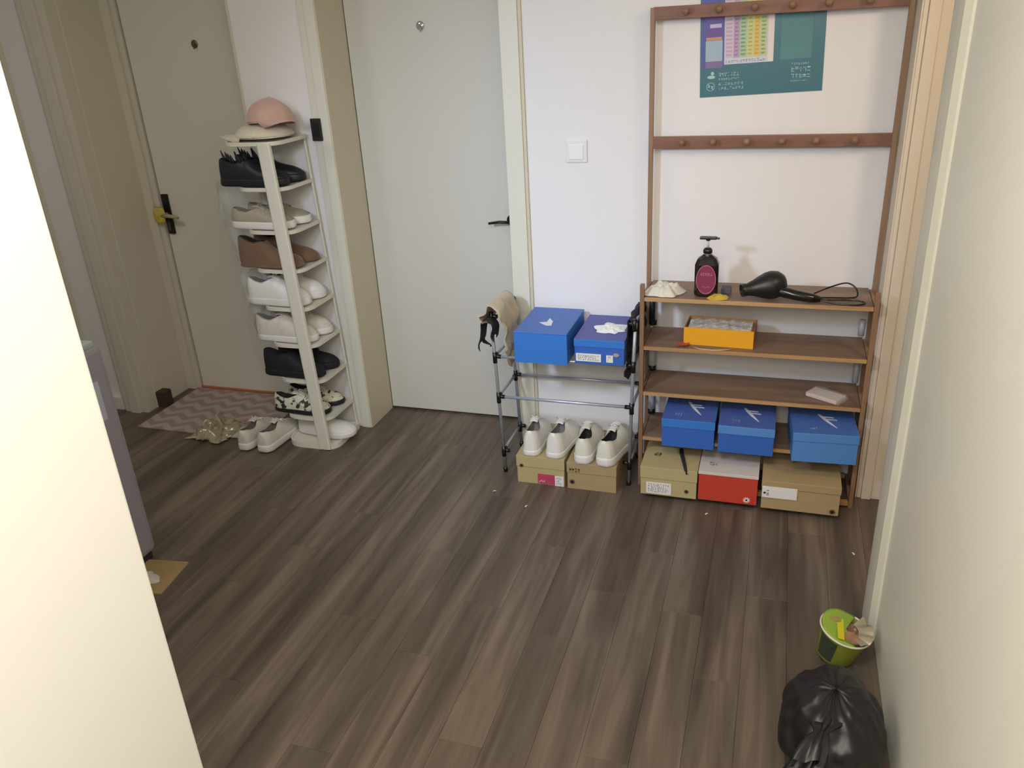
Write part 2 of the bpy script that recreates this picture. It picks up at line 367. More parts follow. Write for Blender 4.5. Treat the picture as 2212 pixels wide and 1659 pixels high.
# ------------------------------------------------------------------ boxes
def shoebox(label, loc, w, d, h, body, lid, lidh=.03, rz=0, top=None, grp=None, flat_front=False):
    t = thing('shoe_box', label, 'box', loc, rz, grp)
    bx('body', (-w/2+.002, w/2-.002, .002, d-.002, 0, h-.004), body, t, bev=.0015)
    e = 0.0005 if flat_front else 0
    l = MB().box(-w/2-e, w/2+e, -.001, d+.001, h-lidh, h, .0018).done('lid', lid, t)
    if top:
        bx('lid_top', (-w/2+.001, w/2-.001, .001, d-.001, h-.001, h+.0008), top, t)
    return t
def label_patch(t, x0, x1, z0, z1, m=PAPER, y=-.0015, seed=1, lines=3, name='label'):
    p = bx(name, (x0, x1, y-.0006, y+.002, z0, z1), m, t)
    if lines:
        mb = MB(); hh = (z1-z0)
        for i in range(lines):
            marks(mb, x0+.006, x1-.008 - .01*(i % 2), z1-hh*(.14+.78*(i+.8)/lines), z1-hh*(.10+.78*i/lines), y-.0006, 9, seed+i, .0003)
        mb.done('print', mat('grey_ink', '#8b8b8e', .8), p)
    return p
def emblem(t, x, z, s, m=INKD, seed=5, y=-.0015, name='logo'):
    """small round mark of crossing strokes"""
    mb = MB()
    for k in range(5):
        a = k*PI/5
        M = Matrix.Translation((x, y, z)) @ Matrix.Rotation(a, 4, 'Y')
        mb.box(-s, s, -.0005, 0, -s*.13, s*.13, 0, M)
    mb.done(name, m, t)
def swoosh(t, cx, cy, z, s, m, bars=True):
    """long tapering curved stroke with two short bars, printed flat on a lid (x right, y back)"""
    mb = MB(); n = 10; L_ = []; R_ = []
    for i in range(n+1):
        u = i/n; x = cx + s*(-.30 + .50*u + .12*u*u); y = cy + s*(.80 - 1.25*u); w = s*(.075*math.sin(PI*(.25+.72*u))**.8 + .004)
        L_.append((x-w, y)); R_.append((x+w, y))
    pts = L_ + R_[::-1]
    vb = [mb.bm.verts.new((x, y, z+.0009)) for x, y in pts]; mb.bm.faces.new(vb)
    for i in range(n): pass
    if bars:
        for k, (bx0, by0) in enumerate(((-.16, .60), (-.04, .38))):
            q = [(cx+s*bx0, cy+s*by0), (cx+s*(bx0+.42), cy+s*(by0-.04)), (cx+s*(bx0+.44), cy+s*(by0-.13)), (cx+s*(bx0+.03), cy+s*(by0-.10))]
            mb.bm.faces.new([mb.bm.verts.new((a, b, z+.0010)) for a, b in q])
    mb.done('logo', m, t, solid=.0006)

# upper blue boxes on the grey rack
zb = .5385
u1 = shoebox('bright blue shoe box with white mark on lid, on the grey metal rack', (-.831, 2.79, zb), .212, .300, .126, BLUE, BLUELID3, .004)
bx('front_flap', (-.1055, .1055, -.0018, .002, .0, .122), BLUE, u1)
bx('lid_top', (-.105, .105, .001, .299, .125, .1265), BLUELID3, u1)
mb = MB(); mb.bm.faces.new([mb.bm.verts.new(p) for p in ((-.035, .115, .1268), (.000, .085, .1268), (.022, .085, .1268), (.016, .135, .1268), (-.006, .17, .1268), (-.006, .125, .1268))]); mb.done('logo', INKW, u1, solid=.0006)
marks(MB(), .015, .04, .150, .170, .1268, 3, 4, plane='z').done('print', INKP, u1)
u2 = shoebox('deep blue shoe box with paper labels under the crumpled tissue, on metal rack', (-.607, 2.815, zb), .196, .285, .101, BLUE2, BLUE, .030)
bx('lid_top', (-.097, .097, .001, .284, .100, .1018), BLUELID2, u2)
label_patch(u2, -.090, .008, .012, .044, seed=11, lines=3)
label_patch(u2, .028, .054, .013, .042, seed=21, lines=2)
MB().lathe([(.001, 0), (.010, 0), (.009, .001), (.001, .0015)], 12, Matrix.Translation((.066, .0, .044)) @ Matrix.Rotation(PI/2, 4, 'X'), sx=1.2, sy=.8).done('sticker', mat('tan_sticker', '#a79a86', .8), u2)
marks(MB(), .03, .06, .17, .19, .1019, 3, 6, plane='z').done('print', INKP, u2)
def crumple(name, label, cat, loc, sx, sy, sz, m, seed, n=16, amp=.35, rz=0, f=1.0):
    rn = random.Random(seed)
    def fn(u, v):
        a = 2*PI*v; r = u
        w = 1 + amp*nz((math.cos(a)*2, math.sin(a)*2, seed), 1.0, seed) * 1.4
        x = math.cos(a)*r*sx*w; y = math.sin(a)*r*sy*w
        z = sz*(1-r**2.2) * (.65 + .7*abs(nz((x*30, y*30, 0), 1.4*f, seed))) + sz*.5*abs(nz((x*60, y*60, 3), 1.6*f, seed+2))*(1-r*.8)
        return (x, y, max(z, .001))
    o = MB().grid(fn, n//2+2, n*2).done(name, m, smooth=f < 1)
    o.location = loc; o.rotation_euler = (0, 0, rz); return tag(o, label, cat)
crumple('tissue', 'crumpled white tissue lying on the deep blue shoe box', 'tissue', (-.585, 2.945, zb+.1022), .060, .060, .012, mat('tissue_white', '#eef0ee', .9, var=.02), 3)

# kraft boxes under the grey rack
k1 = shoebox('tan cardboard shoe box with pink and white label under the grey metal rack', (-.849, 2.775, 0), .205, .31, .127, KRAFT2, KRAFT2, .05)
p = label_patch(k1, -.012, .060, .006, .050, mat('pink_label', '#b8405e', .6, var=.3, scale=50), seed=31, lines=0)
marks(MB(), -.008, .02, .012, .022, -.0022, 4, 8).done('print', INKW, p)
label_patch(k1, .061, .098, .002, .048, seed=33, lines=3)
emblem(k1, -.080, .082, .009)
k2 = shoebox('tan cardboard shoe box with two dark stamps under the grey metal rack', (-.634, 2.77, 0), .205, .31, .121, KRAFT, KRAFT, .045)
emblem(k2, -.080, .034, .011); 
mb = MB(); marks(mb, -.092, -.045, .080, .100, -.0016, 4, 9); mb.done('print', INKD, k2)

# blue boxes on the lowest shelf
for i, (xc, w, y0, lab, hh, m1, m2, m3) in enumerate((
    (-.262, .200, 2.795, 'blue shoe box at the left end of the brown rack lowest shelf', .118, BLUE2, BLUE, BLUELID),
    (-.049, .204, 2.790, 'blue shoe box between two others on the brown rack lowest shelf', .113, BLUE2, BLUEL, BLUELID),
    (.228, .226, 2.780, 'wider light blue shoe box turned slightly at the right end of the lowest shelf', .118, BLUEL, BLUEL, BLUELID3))):
    rzz = (0, 0, math.radians(3.5))[i]
    t = shoebox(lab, (xc, y0, .2255), w, .27, hh, m1, m2, .034, rz=rzz)
    bx('lid_top', (-w/2+.001, w/2-.001, .001, .269, hh-.001, hh+.0008), m3, t)
    swoosh(t, .014, .095, hh, .088, INKW)
    marks(MB(), -.055, -.025, .035, .062, hh+.0009, 3, 40+i, plane='z').done('print', INKP, t)
# boxes on floor below
f = shoebox('olive tan shoe box with white label on floor under the left of brown rack', (-.325, 2.752, .0265), .219, .30, .124, KRAFT2, KRAFT2, .05)
label_patch(f, -.085, .012, .008, .058, seed=51, lines=4); emblem(f, .070, .032, .009)
marks(MB(), -.07, -.04, .09, .12, .1265, 3, 60, plane='z').done('print', INKD, f)
mb = MB(); mb.tube([(.07, -.008, .112), (.066, -.006, .126), (.05, .06, .1295), (.035, .12, .130), (.03, .16, .130)], [.004, .005, .006, .007, .006], 8, flat=(1.2, .25)); 
o = mb.done('strap', mat('black_strap', '#2a2a30', .7), smooth=True); o.location = (-.325, 2.752, .0275); tag(o, 'black strap hanging over the olive tan shoe box on the floor', 'strap')
f = shoebox('red shoe box with off-white lid on the floor under the brown rack', (-.102, 2.757, .0265), .222, .29, .126, RED, LIDW, .012)
label_patch(f, .055, .092, .010, .034, RED, seed=61, lines=0, name='print_patch'); emblem(f, .072, .022, .013, INKW, y=-.002)
marks(MB(), -.075, -.045, .05, .08, .1285, 3, 63, plane='z').done('print', mat('grey_ink', '#8b8b8e', .8), f)
f = shoebox('wide tan cardboard shoe box with blank white label on the floor under brown rack', (.160, 2.748, .0265), .278, .30, .121, KRAFT, KRAFT, .03)
label_patch(f, -.136, -.012, .050, .098, seed=71, lines=0); emblem(f, .115, .018, .011)
marks(MB(), -.132, -.11, .055, .09, -.0022, 2, 73).done('print', mat('grey_ink', '#8b8b8e', .8), f)

# ------------------------------------------------------------------ shoes
def itp(tab, t):
    for (a, va), (b, vb) in zip(tab, tab[1:]):
        if t <= b:
            k = (t-a)/(b-a); k = k*k*(3-2*k) if False else k
            return va + (vb-va)*k
    return tab[-1][1]
WT = [(0, .016), (.03, .026), (.1, .034), (.25, .036), (.45, .038), (.62, .046), (.75, .049), (.86, .045), (.94, .034), (.98, .022), (1, .010)]
def shoe(name, label, cat, loc, rz, up, sole, lining, lace=None, L=.275, hs=1.0, grp=None, tall=0, wscale=1.0, soleh=.026, rot=None, spikes=False, closed=False, toe=1.0):
    t = thing(name, label, cat, loc, rz, grp, rot)
    HT = [(0, .080+tall), (.06, .088+tall), (.15, .078+tall), (.28, .070+tall*.8), (.40, .080+tall*.7), (.47, .086+tall*.5), (.6, .070*toe), (.72, .060*toe), (.85, .052*toe), (.94, .042*toe), (1, .026)]
    CT = [(0, 0), (.035, .0), (.08, .016), (.16, .023), (.3, .024), (.4, .017), (.47, .0), (1, 0)]
    N = 26; ts = [i/N for i in range(N+1)]; ts = [0, .012, .03] + ts[1:] + []; ts = sorted(set(ts + [.985, .995]))
    rings_l = []; rings_r = []; top = []; inner = []
    def W(u): return itp(WT, u)*wscale
    def ring(u):
        w = W(u); h = itp(HT, u)*hs; c = itp(CT, u); y = -L/2 + L*u
        cx = .006*math.sin(PI*u)
        ca = max(c, w*.30) if c > .004 else w*.34
        z0 = soleh*.5
        side = [(-w*1.0, z0), (-w*1.04, soleh+.006), (-w*.98, soleh + (h-soleh)*.38), (-(w*.80+ca*.12), soleh + (h-soleh)*.70), (-(ca*.75+w*.22), soleh+(h-soleh)*.92), (-ca, h)]
        return side, cx, y, h, ca, c
    up_b = MB(); L_r = []; 
    for u in ts:
        side, cx, y, h, ca, c = ring(u)
        mid = [(0, h + .003)]
        pts = [(cx+a, y, z) for a, z in side] + [(cx, y, h+.004)] + [(cx-a, y, z) for a, z in side[::-1]]
        L_r.append((u, pts, c, h, ca, cx, y))
    V = [[up_b.bm.verts.new(p) for p in r[1]] for r in L_r]
    op0, op1 = .05, .46
    for i in range(len(V)-1):
        um = (L_r[i][0]+L_r[i+1][0])/2
        for k in range(len(V[i])-1):
            if op0 < um < op1 and k in (5, 6) and not closed: continue
            up_b.bm.faces.new((V[i][k], V[i][k+1], V[i+1][k+1], V[i+1][k]))
    up_b.bm.faces.new(V[0]); up_b.bm.faces.new(V[-1][::-1])
    up_b.done('upper', up, t, smooth=True, sub=1)
    if not closed:
        lb = MB(); R = []
        sel = [r for r in L_r if op0-.02 < r[0] < op1+.02]
        for idx, (u, pts, c, h, ca, cx, y) in enumerate(sel):
            e = idx in (0, len(sel)-1)
            zf = h-.002 if e else soleh+.012
            R.append([(cx-ca-.001, y, h-.0015), (cx-ca*.93, y, (h+zf)/2), (cx-ca*.85, y, zf), (cx, y, zf-.001), (cx+ca*.85, y, zf), (cx+ca*.93, y, (h+zf)/2), (cx+ca+.001, y, h-.0015)])
        lb.loft(R, closed=False, cap=False); lb.done('lining', lining, t, smooth=True)
    us = [.5-.5*math.cos(PI*i/20) for i in range(21)]
    def outline(e, z):
        a = [(.006*math.sin(PI*u) - (W(u)*1.08+.001-e), -L/2-.003+e+(L+.008-2*e)*u, z) for u in us]
        return a + [(.006*math.sin(PI*u) + (W(u)*1.08+.001-e), -L/2-.003+e+(L+.008-2*e)*u, z) for u in us[::-1]]
    MB().loft([outline(.004, 0), outline(.001, .003), outline(0, soleh*.35), outline(.001, soleh*.7), outline(.001, soleh-.003), outline(.004, soleh)], closed=True).done('sole', sole, t, smooth=True)
    if lace:
        lc = MB()
        tg = MB().grid(lambda a, b: ((b-.5)*.034, -L/2+L*(.36+.30*a), itp(HT, .36+.30*a)*hs + .006 + .012*(1-a)**3 - .006*abs(2*b-1)**2), 8, 6).done('tongue', up, t, smooth=True, solid=.003)
        for k in range(5):
            u = .46+.055*k; z = itp(HT, u)*hs; y = -L/2+L*u
            s_ = 1 if k % 2 else -1
            lc.tube([(-.020, y+.004*s_, z+.001), (-.008, y, z+.0085), (.008, y, z+.0085), (.020, y-.004*s_, z+.001)], .0022, 6)
        z = itp(HT, .46)*hs+.01; y = -L/2+L*.45
        for s_ in (-1, 1): lc.tube([(0, y, z), (s_*.010, y+.004, z+.008), (s_*.020, y+.012, z+.001), (s_*.012, y+.014, z-.001), (0, y, z)], .0018, 6)
        lc.done('laces', lace, t, smooth=True)
    if spikes:
        sb = MB(); rn = random.Random(4)
        for k in range(11):
            x = rn.uniform(-.024, .024); y = rn.uniform(-L*.42, -L*.05); zz = itp(HT, (y+L/2)/L)*hs
            sb.tube([(x, y, zz-.02), (x+rn.uniform(-.008, .008), y-.008, zz+.012), (x+rn.uniform(-.01, .01), y-.016, zz+rn.uniform(.026, .045))], [.006, .005, .0015], 6)
        sb.done('frill', up, t, smooth=True)
    return t
OFFL = mat('ivory_leather', '#e0ddcf', .55, var=.06, scale=20, bump=.1)
zt1, zt2 = .1275, .1215
shoe('sneaker', 'white sneaker leftmost on the tan box with pink label', 'shoe', (-.899, 2.90, zt1), math.radians(4), WSHOE, WSOLE, LIN1, WSOLE, L=.25, hs=1.3, toe=1.1, grp='white sneakers on the tan boxes', wscale=1.0)
shoe('sneaker', 'white sneaker right of its pair on the tan box with pink label', 'shoe', (-.787, 2.905, zt1), math.radians(-3), WSHOE, WSOLE, LIN1, WSOLE, L=.26, hs=1.3, toe=1.1, grp='white sneakers on the tan boxes', wscale=1.06)
shoe('sneaker', 'chunky white sneaker with dark lining, left of its pair on the stamped tan box', 'shoe', (-.676, 2.895, zt2), math.radians(2), OFFL, WSOLE, LIN2, WSOLE, L=.26, hs=1.28, toe=1.2, grp='white sneakers on the tan boxes', soleh=.038, wscale=1.02)
shoe('sneaker', 'chunky white sneaker at the right edge of the stamped tan box, toe angled right', 'shoe', (-.566, 2.90, zt2), math.radians(-8), OFFL, WSOLE, LIN2, WSOLE, L=.275, hs=1.28, toe=1.25, grp='white sneakers on the tan boxes', soleh=.038, wscale=1.08)
# on the floor by the tower, toes to the room
shoe('sneaker', 'silver and white sneaker on the floor, left of the pair by the door mat', 'shoe', (-2.290, 2.893, .0065), math.radians(4), SILV, WSOLE, LIN1, WSOLE, L=.27, hs=1.15, grp='sneakers on the floor by the mat', soleh=.036)
shoe('sneaker', 'silver and white sneaker on the floor touching the foot of the shoe tower', 'shoe', (-2.181, 2.900, .0065), math.radians(2), SILV, WSOLE, LIN1, WSOLE, L=.28, hs=1.15, grp='sneakers on the floor by the mat', soleh=.036, wscale=1.1)

# ------------------------------------------------------------------ white shoe tower
tw = thing('shoe_tower', 'tall narrow cream plastic shoe tower of rounded shelves between the two doors', 'shoe rack', (-1.90, 2.87, 0))
def off(z): return -.050*z/1.37*1.1
ZL = [.02, .150, .335, .505, .675, .845, 1.012, 1.190, 1.372]
def rrect(x0, x1, y0, y1, r):
    pts = []
    for cx, cy, a0, rad in ((x1-.02, y1-.02, 0, .02), (x0+.02, y1-.02, 90, .02), (x0+r, y0+r, 180, r), (x1-r*.8, y0+r*.8, 270, r*.8)):
        for k in range(7):
            a = math.radians(a0+15*k); pts.append((cx+rad*math.cos(a), cy+rad*math.sin(a)))
    return pts
for i, z in enumerate(ZL):
    e = .012 if i in (0, 8) else 0
    x0, x1 = -.205-e+off(z), .035+e+off(z)
    s = MB().prism(rrect(x0, x1, .0-e, .235, .075), z-.006, z, 0).done('shelf', WPLAS, tw)
    # rim: raised lip
    o1 = rrect(x0-.002, x1+.002, -.002-e, .237, .076); o2 = rrect(x0+.006, x1-.006, .006-e, .229, .07)
    m = MB(); n = len(o1); zz0, zz1 = (z-.011, z+.004) if i else (0, z+.006)
    A = [m.bm.verts.new((x, y, zz0)) for x, y in o1]; B = [m.bm.verts.new((x, y, zz1)) for x, y in o1]; Cc = [m.bm.verts.new((x, y, zz1)) for x, y in o2]; D = [m.bm.verts.new((x, y, zz0)) for x, y in o2]
    for P, Q in ((A, B), (B, Cc), (Cc, D), (D, A)):
        for k in range(n): m.bm.faces.new((P[k], P[(k+1) % n], Q[(k+1) % n], Q[k]))
    m.done('rim', WPLAS, s, smooth=False)
def post(x, y, w, d, name):
    m = MB(); r = []
    for z in (0.004, 1.37):
        r.append([(x+off(z)+a, y+b, z) for a, b in ((-w/2, -d/2+.003), (-w/2+.006, -d/2), (w/2-.006, -d/2), (w/2, -d/2+.003), (w/2, d/2), (-w/2, d/2))])
    m.loft(r, closed=True).done(name, WPLAS, tw)
post(-.008, -.010, .058, .016, 'front_post')
post(.030, .233, .009, .012, 'rear_post'); post(-.198, .233, .009, .012, 'rear_post')
# shoes on its levels: heels left, toes right
TX, TY = -1.90, 2.87
def pair(lv, word, label_f, label_r, up, sole, lin_, lace, dx=0, **k):
    z = ZL[lv] + .0056; ox = TX + off(z) - .115 + dx
    kk = dict(k); kk['wscale'] = kk.get('wscale', 1)*.92
    shoe(word, label_f, 'shoe', (ox-.018, TY+.062, z), -PI/2 + math.radians(4), up, sole, lin_, lace, grp='pairs on the shoe tower', **kk)
    shoe(word, label_r, 'shoe', (ox-.005, TY+.165, z), -PI/2 + math.radians(6), up, sole, lin_, lace, grp='pairs on the shoe tower', **kk)
pair(7, 'black_shoe', 'black frilled shoe, nearer one on the top level of the shoe tower', 'black frilled shoe, one by the wall on the top level of the shoe tower', BLKL, BLKL, LIN2, None, L=.30, hs=1.1, spikes=True, soleh=.03, tall=.015)
pair(6, 'sneaker', 'greige shoe with white sole, nearer one on second level of shoe tower', 'greige shoe with white sole, rear one on second level of shoe tower', GREIGE, WSOLE, LIN1, GREIGE, L=.28, soleh=.032)
pair(5, 'suede_boot', 'tan suede ankle boot, nearer one on the third level of the tower', 'tan suede ankle boot, one by the wall on the third level of the tower', TAN, TAN, LIN2, None, L=.29, tall=.045, hs=1.0, soleh=.012, wscale=1.05)
pair(4, 'sneaker', 'clean white sneaker, nearer one on the fourth level of the tower', 'clean white sneaker, rear one on the fourth level of the tower', WSHOE, WSOLE, LIN1, WSOLE, L=.285, soleh=.034, hs=1.4, wscale=1.05)
pair(3, 'sneaker', 'cream crumpled sneaker, nearer one on the tower level above the black shoes', 'cream crumpled sneaker, rear one on the tower level above the black shoes', mat('cream_mesh', '#d6cec2', .7, var=.12, scale=35, bump=.5), WSOLE, LIN1, CREAM, L=.285, hs=1.38, soleh=.03)
pair(2, 'black_shoe', 'plain navy black shoe, nearer one low on the shoe tower', 'plain navy black shoe, rear one low on the shoe tower', NAVY, NAVY, LIN2, NAVY, L=.285, hs=1.15, tall=.02, soleh=.03)
def spotmat():
    m = mat('black_white_patch', '#d8d5c0', .6); nt = m.node_tree; b = nt.nodes['Principled BSDF']
    tc = nt.nodes.new('ShaderNodeTexCoord'); v = nt.nodes.new('ShaderNodeTexNoise'); v.inputs['Scale'].default_value = 38; nt.links.new(tc.outputs['Object'], v.inputs['Vector'])
    r = nt.nodes.new('ShaderNodeValToRGB'); r.color_ramp.elements[0].position = .40; r.color_ramp.elements[1].position = .46; r.color_ramp.elements[0].color = lin('#2a2924'); r.color_ramp.elements[1].color = lin('#d5d2bd')
    nt.links.new(v.outputs['Fac'], r.inputs[0]); nt.links.new(r.outputs[0], b.inputs['Base Color']); return m
pair(1, 'sneaker', 'black and cream patched sneaker with black sole, nearer one above tower base', 'black and cream patched sneaker with black sole, rear one above tower base', spotmat(), BLKL, LIN2, WSOLE, L=.27, hs=1.0, soleh=.022)
z = ZL[0]+.0066
shoe('sneaker', 'white slip-on shoe with toe poking out right at the base of the tower', 'shoe', (TX-.060, TY+.11, z), -PI/2-math.radians(2), WSHOE, WSOLE, LIN2, None, L=.29, grp='pairs on the shoe tower', hs=1.0, wscale=1.15)
# caps on top
def cap(name, label, loc, rz, m, r=.082, h=.085, rot=None, seed=1):
    t = thing(name, label, 'cap', loc, rz, 'caps on the shoe tower', rot)
    def dome(u, v):
        a = 2*PI*v; e = u*PI/2; p = Vector((math.cos(a)*math.cos(e)*r, math.sin(a)*math.cos(e)*r*1.06, math.sin(e)**.9*h))
        k = 1 + .07*nz(p, 22, seed); return (p.x*k, p.y*k, p.z*(1+.10*nz(p, 16, seed+3)))
    MB().grid(dome, 10, 30).done('crown', m, t, smooth=True)
    MB().tube([(math.cos(a)*r*1.01, math.sin(a)*r*1.07, .008) for a in [2*PI*k/24 for k in range(25)]], .004, 6).done('band', m, t, smooth=True)
    MB().grid(lambda u, v: ((v-.5)*2*r*.88*(1-.25*u*u), -r*.98*math.sqrt(max(0, 1-((v-.5)*1.72)**2)) - u*.085*(1-((v-.5)*1.9)**2*.8), .010 - .016*u*((v-.5)*2)**2*1.6 - .004*u), 6, 12).done('brim', m, t, smooth=True, solid=.003)
    MB().lathe([(.001, 0), (.006, 0), (.005, .003), (.001, .005)], 10, Matrix.Translation((0, 0, h-.001))).done('button', m, t, smooth=True)
    return t
cap('baseball_cap', 'cream cap lying under the pink cap, brim pointing left off the tower', (-2.035, 2.985, 1.385), -PI/2+.15, CREAM, .112, .056, seed=2)
cap('baseball_cap', 'pink cap on top of the cream cap on the shoe tower', (-2.000, 2.995, 1.432), 0, PINK, .094, .100, rot=(math.radians(-4), math.radians(6), PI/2-.55), seed=5)
# clear plastic bag hanging at the left of the tower
def film(name, label, fn, m, nu=14, nv=10, cat='plastic bag'):
    o = MB().grid(fn, nu, nv).done(name, m, smooth=True, solid=.0006); return tag(o, label, cat)
def cb(u, v):
    z = 1.21 - .34*u; a = v*PI*1.2; x = -2.236 - .035*math.sin(a) + .05*u*u; y = 2.87 + .17*v
    p = Vector((x, y, z)); return p + Vector((nz(p, 26, 1)*.022, nz(p, 26, 2)*.012, nz(p, 20, 3)*.01))
film('plastic_bag', 'clear shiny plastic bag hanging from the upper left side of the shoe tower', cb, CLEAR, 18, 12)

def cb2(u, v):
    z = .82 - .30*u; a = v*PI; x = -2.188 - .030*math.sin(a)*(.5+u*.5) + .03*u; y = 2.868 - .012*math.sin(v*PI) + .15*v
    p = Vector((x, y, z)); return p + Vector((nz(p, 24, 1)*.020, nz(p, 24, 2)*.006 - .012, nz(p, 22, 3)*.012))
film('plastic_bag', 'milky clear plastic film hanging beside the white sneakers at mid height of tower', cb2, mat('milky_film_thin', '#e6e6e2', .18, alpha=.4, spec=.9), 18, 12)

# ------------------------------------------------------------------ mat and things by the entrance
def matmat():
    m = mat('chevron_mat', '#a08e88', .95, sheen=.2); nt = m.node_tree; b = nt.nodes['Principled BSDF']; L = nt.links.new
    tc = nt.nodes.new('ShaderNodeTexCoord'); sp_ = nt.nodes.new('ShaderNodeSeparateXYZ'); L(tc.outputs['Object'], sp_.inputs[0])
    def mth(op, a, bb=None, c=None):
        n = nt.nodes.new('ShaderNodeMath'); n.operation = op
        for i, q in enumerate((a, bb, c)):
            if q is None: continue
            if isinstance(q, (int, float)): n.inputs[i].default_value = q
            else: L(q, n.inputs[i])
        return n.outputs[0]
    tri = mth('PINGPONG', sp_.outputs['X'], .065)
    s = mth('ADD', sp_.outputs['Y'], mth('MULTIPLY', tri, .7))
    w = mth('PINGPONG', s, .04); k = mth('DIVIDE', w, .04)
    r = nt.nodes.new('ShaderNodeValToRGB'); e = r.color_ramp.elements; e[0].position = .35; e[1].position = .62; e[0].color = lin('#93817d'); e[1].color = lin('#b09c96'); L(k, r.inputs[0]); L(r.outputs[0], b.inputs['Base Color']); return m
dm = MB().box(-2.985, -2.29, 2.87, 3.355, 0, .006, .002).done('door_mat', matmat()); tag(dm, 'pinkish grey chevron patterned mat on the floor before the entrance door', 'mat')
def gb(u, v):
    x = -2.655 + .22*u; y = 2.80 + .21*v; p = Vector((x, y, 0)); e = math.sin(PI*u)*math.sin(PI*v)
    return (x + nz(p, 30, 4)*.03 + .05*v, y + nz(p, 30, 6)*.03, .008 + e*.060*(.4+abs(nz(p, 22, 9))*1.9) + .020*e*abs(nz(p, 60, 2)))
gm = mat('gold_clear_film', '#b0a588', .15, var=.7, scale=26, alpha=.8, spec=.9)
film('plastic_wrapper', 'crumpled gold and clear plastic wrapper on the front corner of the mat', gb, gm, 30, 26, 'wrapper')
def wb(u, v):
    x = -2.45 + .11*u; y = 2.86 + .12*v; p = Vector((x, y, 0)); e = math.sin(PI*u)*math.sin(PI*v)
    return (x + nz(p, 30, 14)*.02, y + nz(p, 30, 16)*.02, .007 + e*.03*(.4+abs(nz(p, 22, 19))*1.6))
film('plastic_wrapper', 'thin white plastic wrapper between the gold wrapper and the floor sneakers', wb, CLEAR2, 14, 12, 'wrapper')

# grey appliance cabinet at left
cb_ = thing('appliance_cabinet', 'grey lilac cabinet half hidden behind the near left wall', 'cabinet', (-2.36, 1.72, 0))
bx('body', (-.25, .25, -.27, .25, .035, .85), mat('lilac_grey_panel', '#98929a', .45, var=.03, scale=3), cb_, bev=.02)
bx('plinth', (-.235, .235, -.25, .235, 0, .036), mat('plinth_dark', '#23241f', .8), cb_)
bx('top_panel', (-.245, .238, -.262, .236, .845, .868), mat('pale_grey_top', '#a9b0ac', .4), cb_, bev=.008)
stk = bx('sticker', (.249, .2515, .125, .195, .60, .74), mat('sticker_pale', '#b9bfcb', .4), cb_)
bx('sticker_band', (.2512, .2522, .13, .175, .715, .738), mat('sticker_blue', '#4a78c8', .4), stk); 
kf = thing('cardboard_flap', 'piece of tan cardboard on the floor at the foot of the grey cabinet', 'cardboard', (-2.045, 1.87, 0), math.radians(8))
bx('board', (-.10, .09, -.11, .075, 0, .006), mat('tan_board', '#a48c5e', .8, var=.06), kf, bev=.001)
crumple('paper_scrap', 'crumpled whitish paper lying on the tan cardboard by the cabinet', 'paper', (-2.062, 1.83, .0065), .055, .045, .018, mat('grey_white_paper', '#c8c8bc', .8), 8)

# ------------------------------------------------------------------ towel and dark cloth on the grey rack
def drape(name, label, x, y0, y1, ztop, drop_l, drop_r, m, seed, bow=.02, top=.02):
    def fn(u, v):
        s = u*2-1; y = y0 + (y1-y0)*v
        if abs(s) < .25: a = s/.25*PI/2; px = math.sin(a)*top; pz_ = ztop + math.cos(a)*top*1.2
        else:
            k = (abs(s)-.25)/.75; px = math.copysign(top + bow*math.sin(k*PI*.8), s); pz_ = ztop - k*(drop_r if s > 0 else drop_l)*(1-.25*math.sin(v*PI*1.5+seed))
        p = Vector((px, y, pz_)); k2 = .4+abs(s)
        return (x + px + nz(p, 22, seed)*.022*k2, y + nz(p, 18, seed+3)*.02, pz_ + nz(p, 20, seed+5)*.012)
    o = MB().grid(fn, 26, 14).done(name, m, smooth=True, solid=.003); return tag(o, label, 'cloth')
drape('towel', 'beige towel draped over the left end of the grey metal rack', -1.028, 2.80, 3.00, .722, .05, .20, mat('towel_beige', '#b9a98a', .95, var=.08, scale=50, bump=.6, sheen=.3), 2, bow=.022, top=.030)
drape('dark_cloth', 'black cloth bunched at the left post of the grey metal rack', -1.058, 2.815, 2.885, .680, .11, .07, mat('black_cloth', '#26282a', .9, bump=.4), 6, bow=.018, top=.017)
drape('dark_cloth', 'black and grey cloth hanging over the right end of the grey metal rack', -.492, 2.85, 3.06, .702, .19, .10, mat('charcoal_cloth', '#26262b', .9, var=.25, bump=.4), 4, bow=.004, top=.012)

# ------------------------------------------------------------------ on the brown rack, top shelf
ZS = .8008
crumple('cloth_bundle', 'crumpled off-white cloth at the left end of the rack top shelf', 'cloth', (-.380, 2.935, ZS), .078, .062, .046, mat('offwhite_cloth', '#d4d0bf', .9, var=.05, bump=.3), 14, n=30, amp=.22, f=.45)
bt = thing('pump_bottle', 'black pump bottle with oval magenta label on the rack top shelf', 'bottle', (-.228, 2.925, ZS))
def oct_(w, d): return [(-w+.012, -d), (w-.012, -d), (w, -d+.01), (w, d-.01), (w-.012, d), (-w+.012, d), (-w, d-.01), (-w, -d+.01)]
m = MB(); m.loft([[(x, y, z) for x, y in oct_(w, d)] for w, d, z in ((.036, .022, 0), (.041, .026, .006), (.042, .027, .012), (.042, .027, .118), (.034, .024, .138), (.018, .016, .150), (.016, .015, .153))], closed=True)
m.done('body', mat('dark_amber_glass', '#1d1416', .15, var=.1, spec=.7), bt)
MB().lathe([(.013, .152), (.013, .160)], 16).done('neck', mat('gold_neck', '#a08a66', .4, .3), bt, smooth=True)
MB().lathe([(.001, .159), (.0165, .159), (.0165, .170), (.012, .176), (.006, .178), (.001, .178)], 18).done('collar', BLACK, bt, smooth=True)
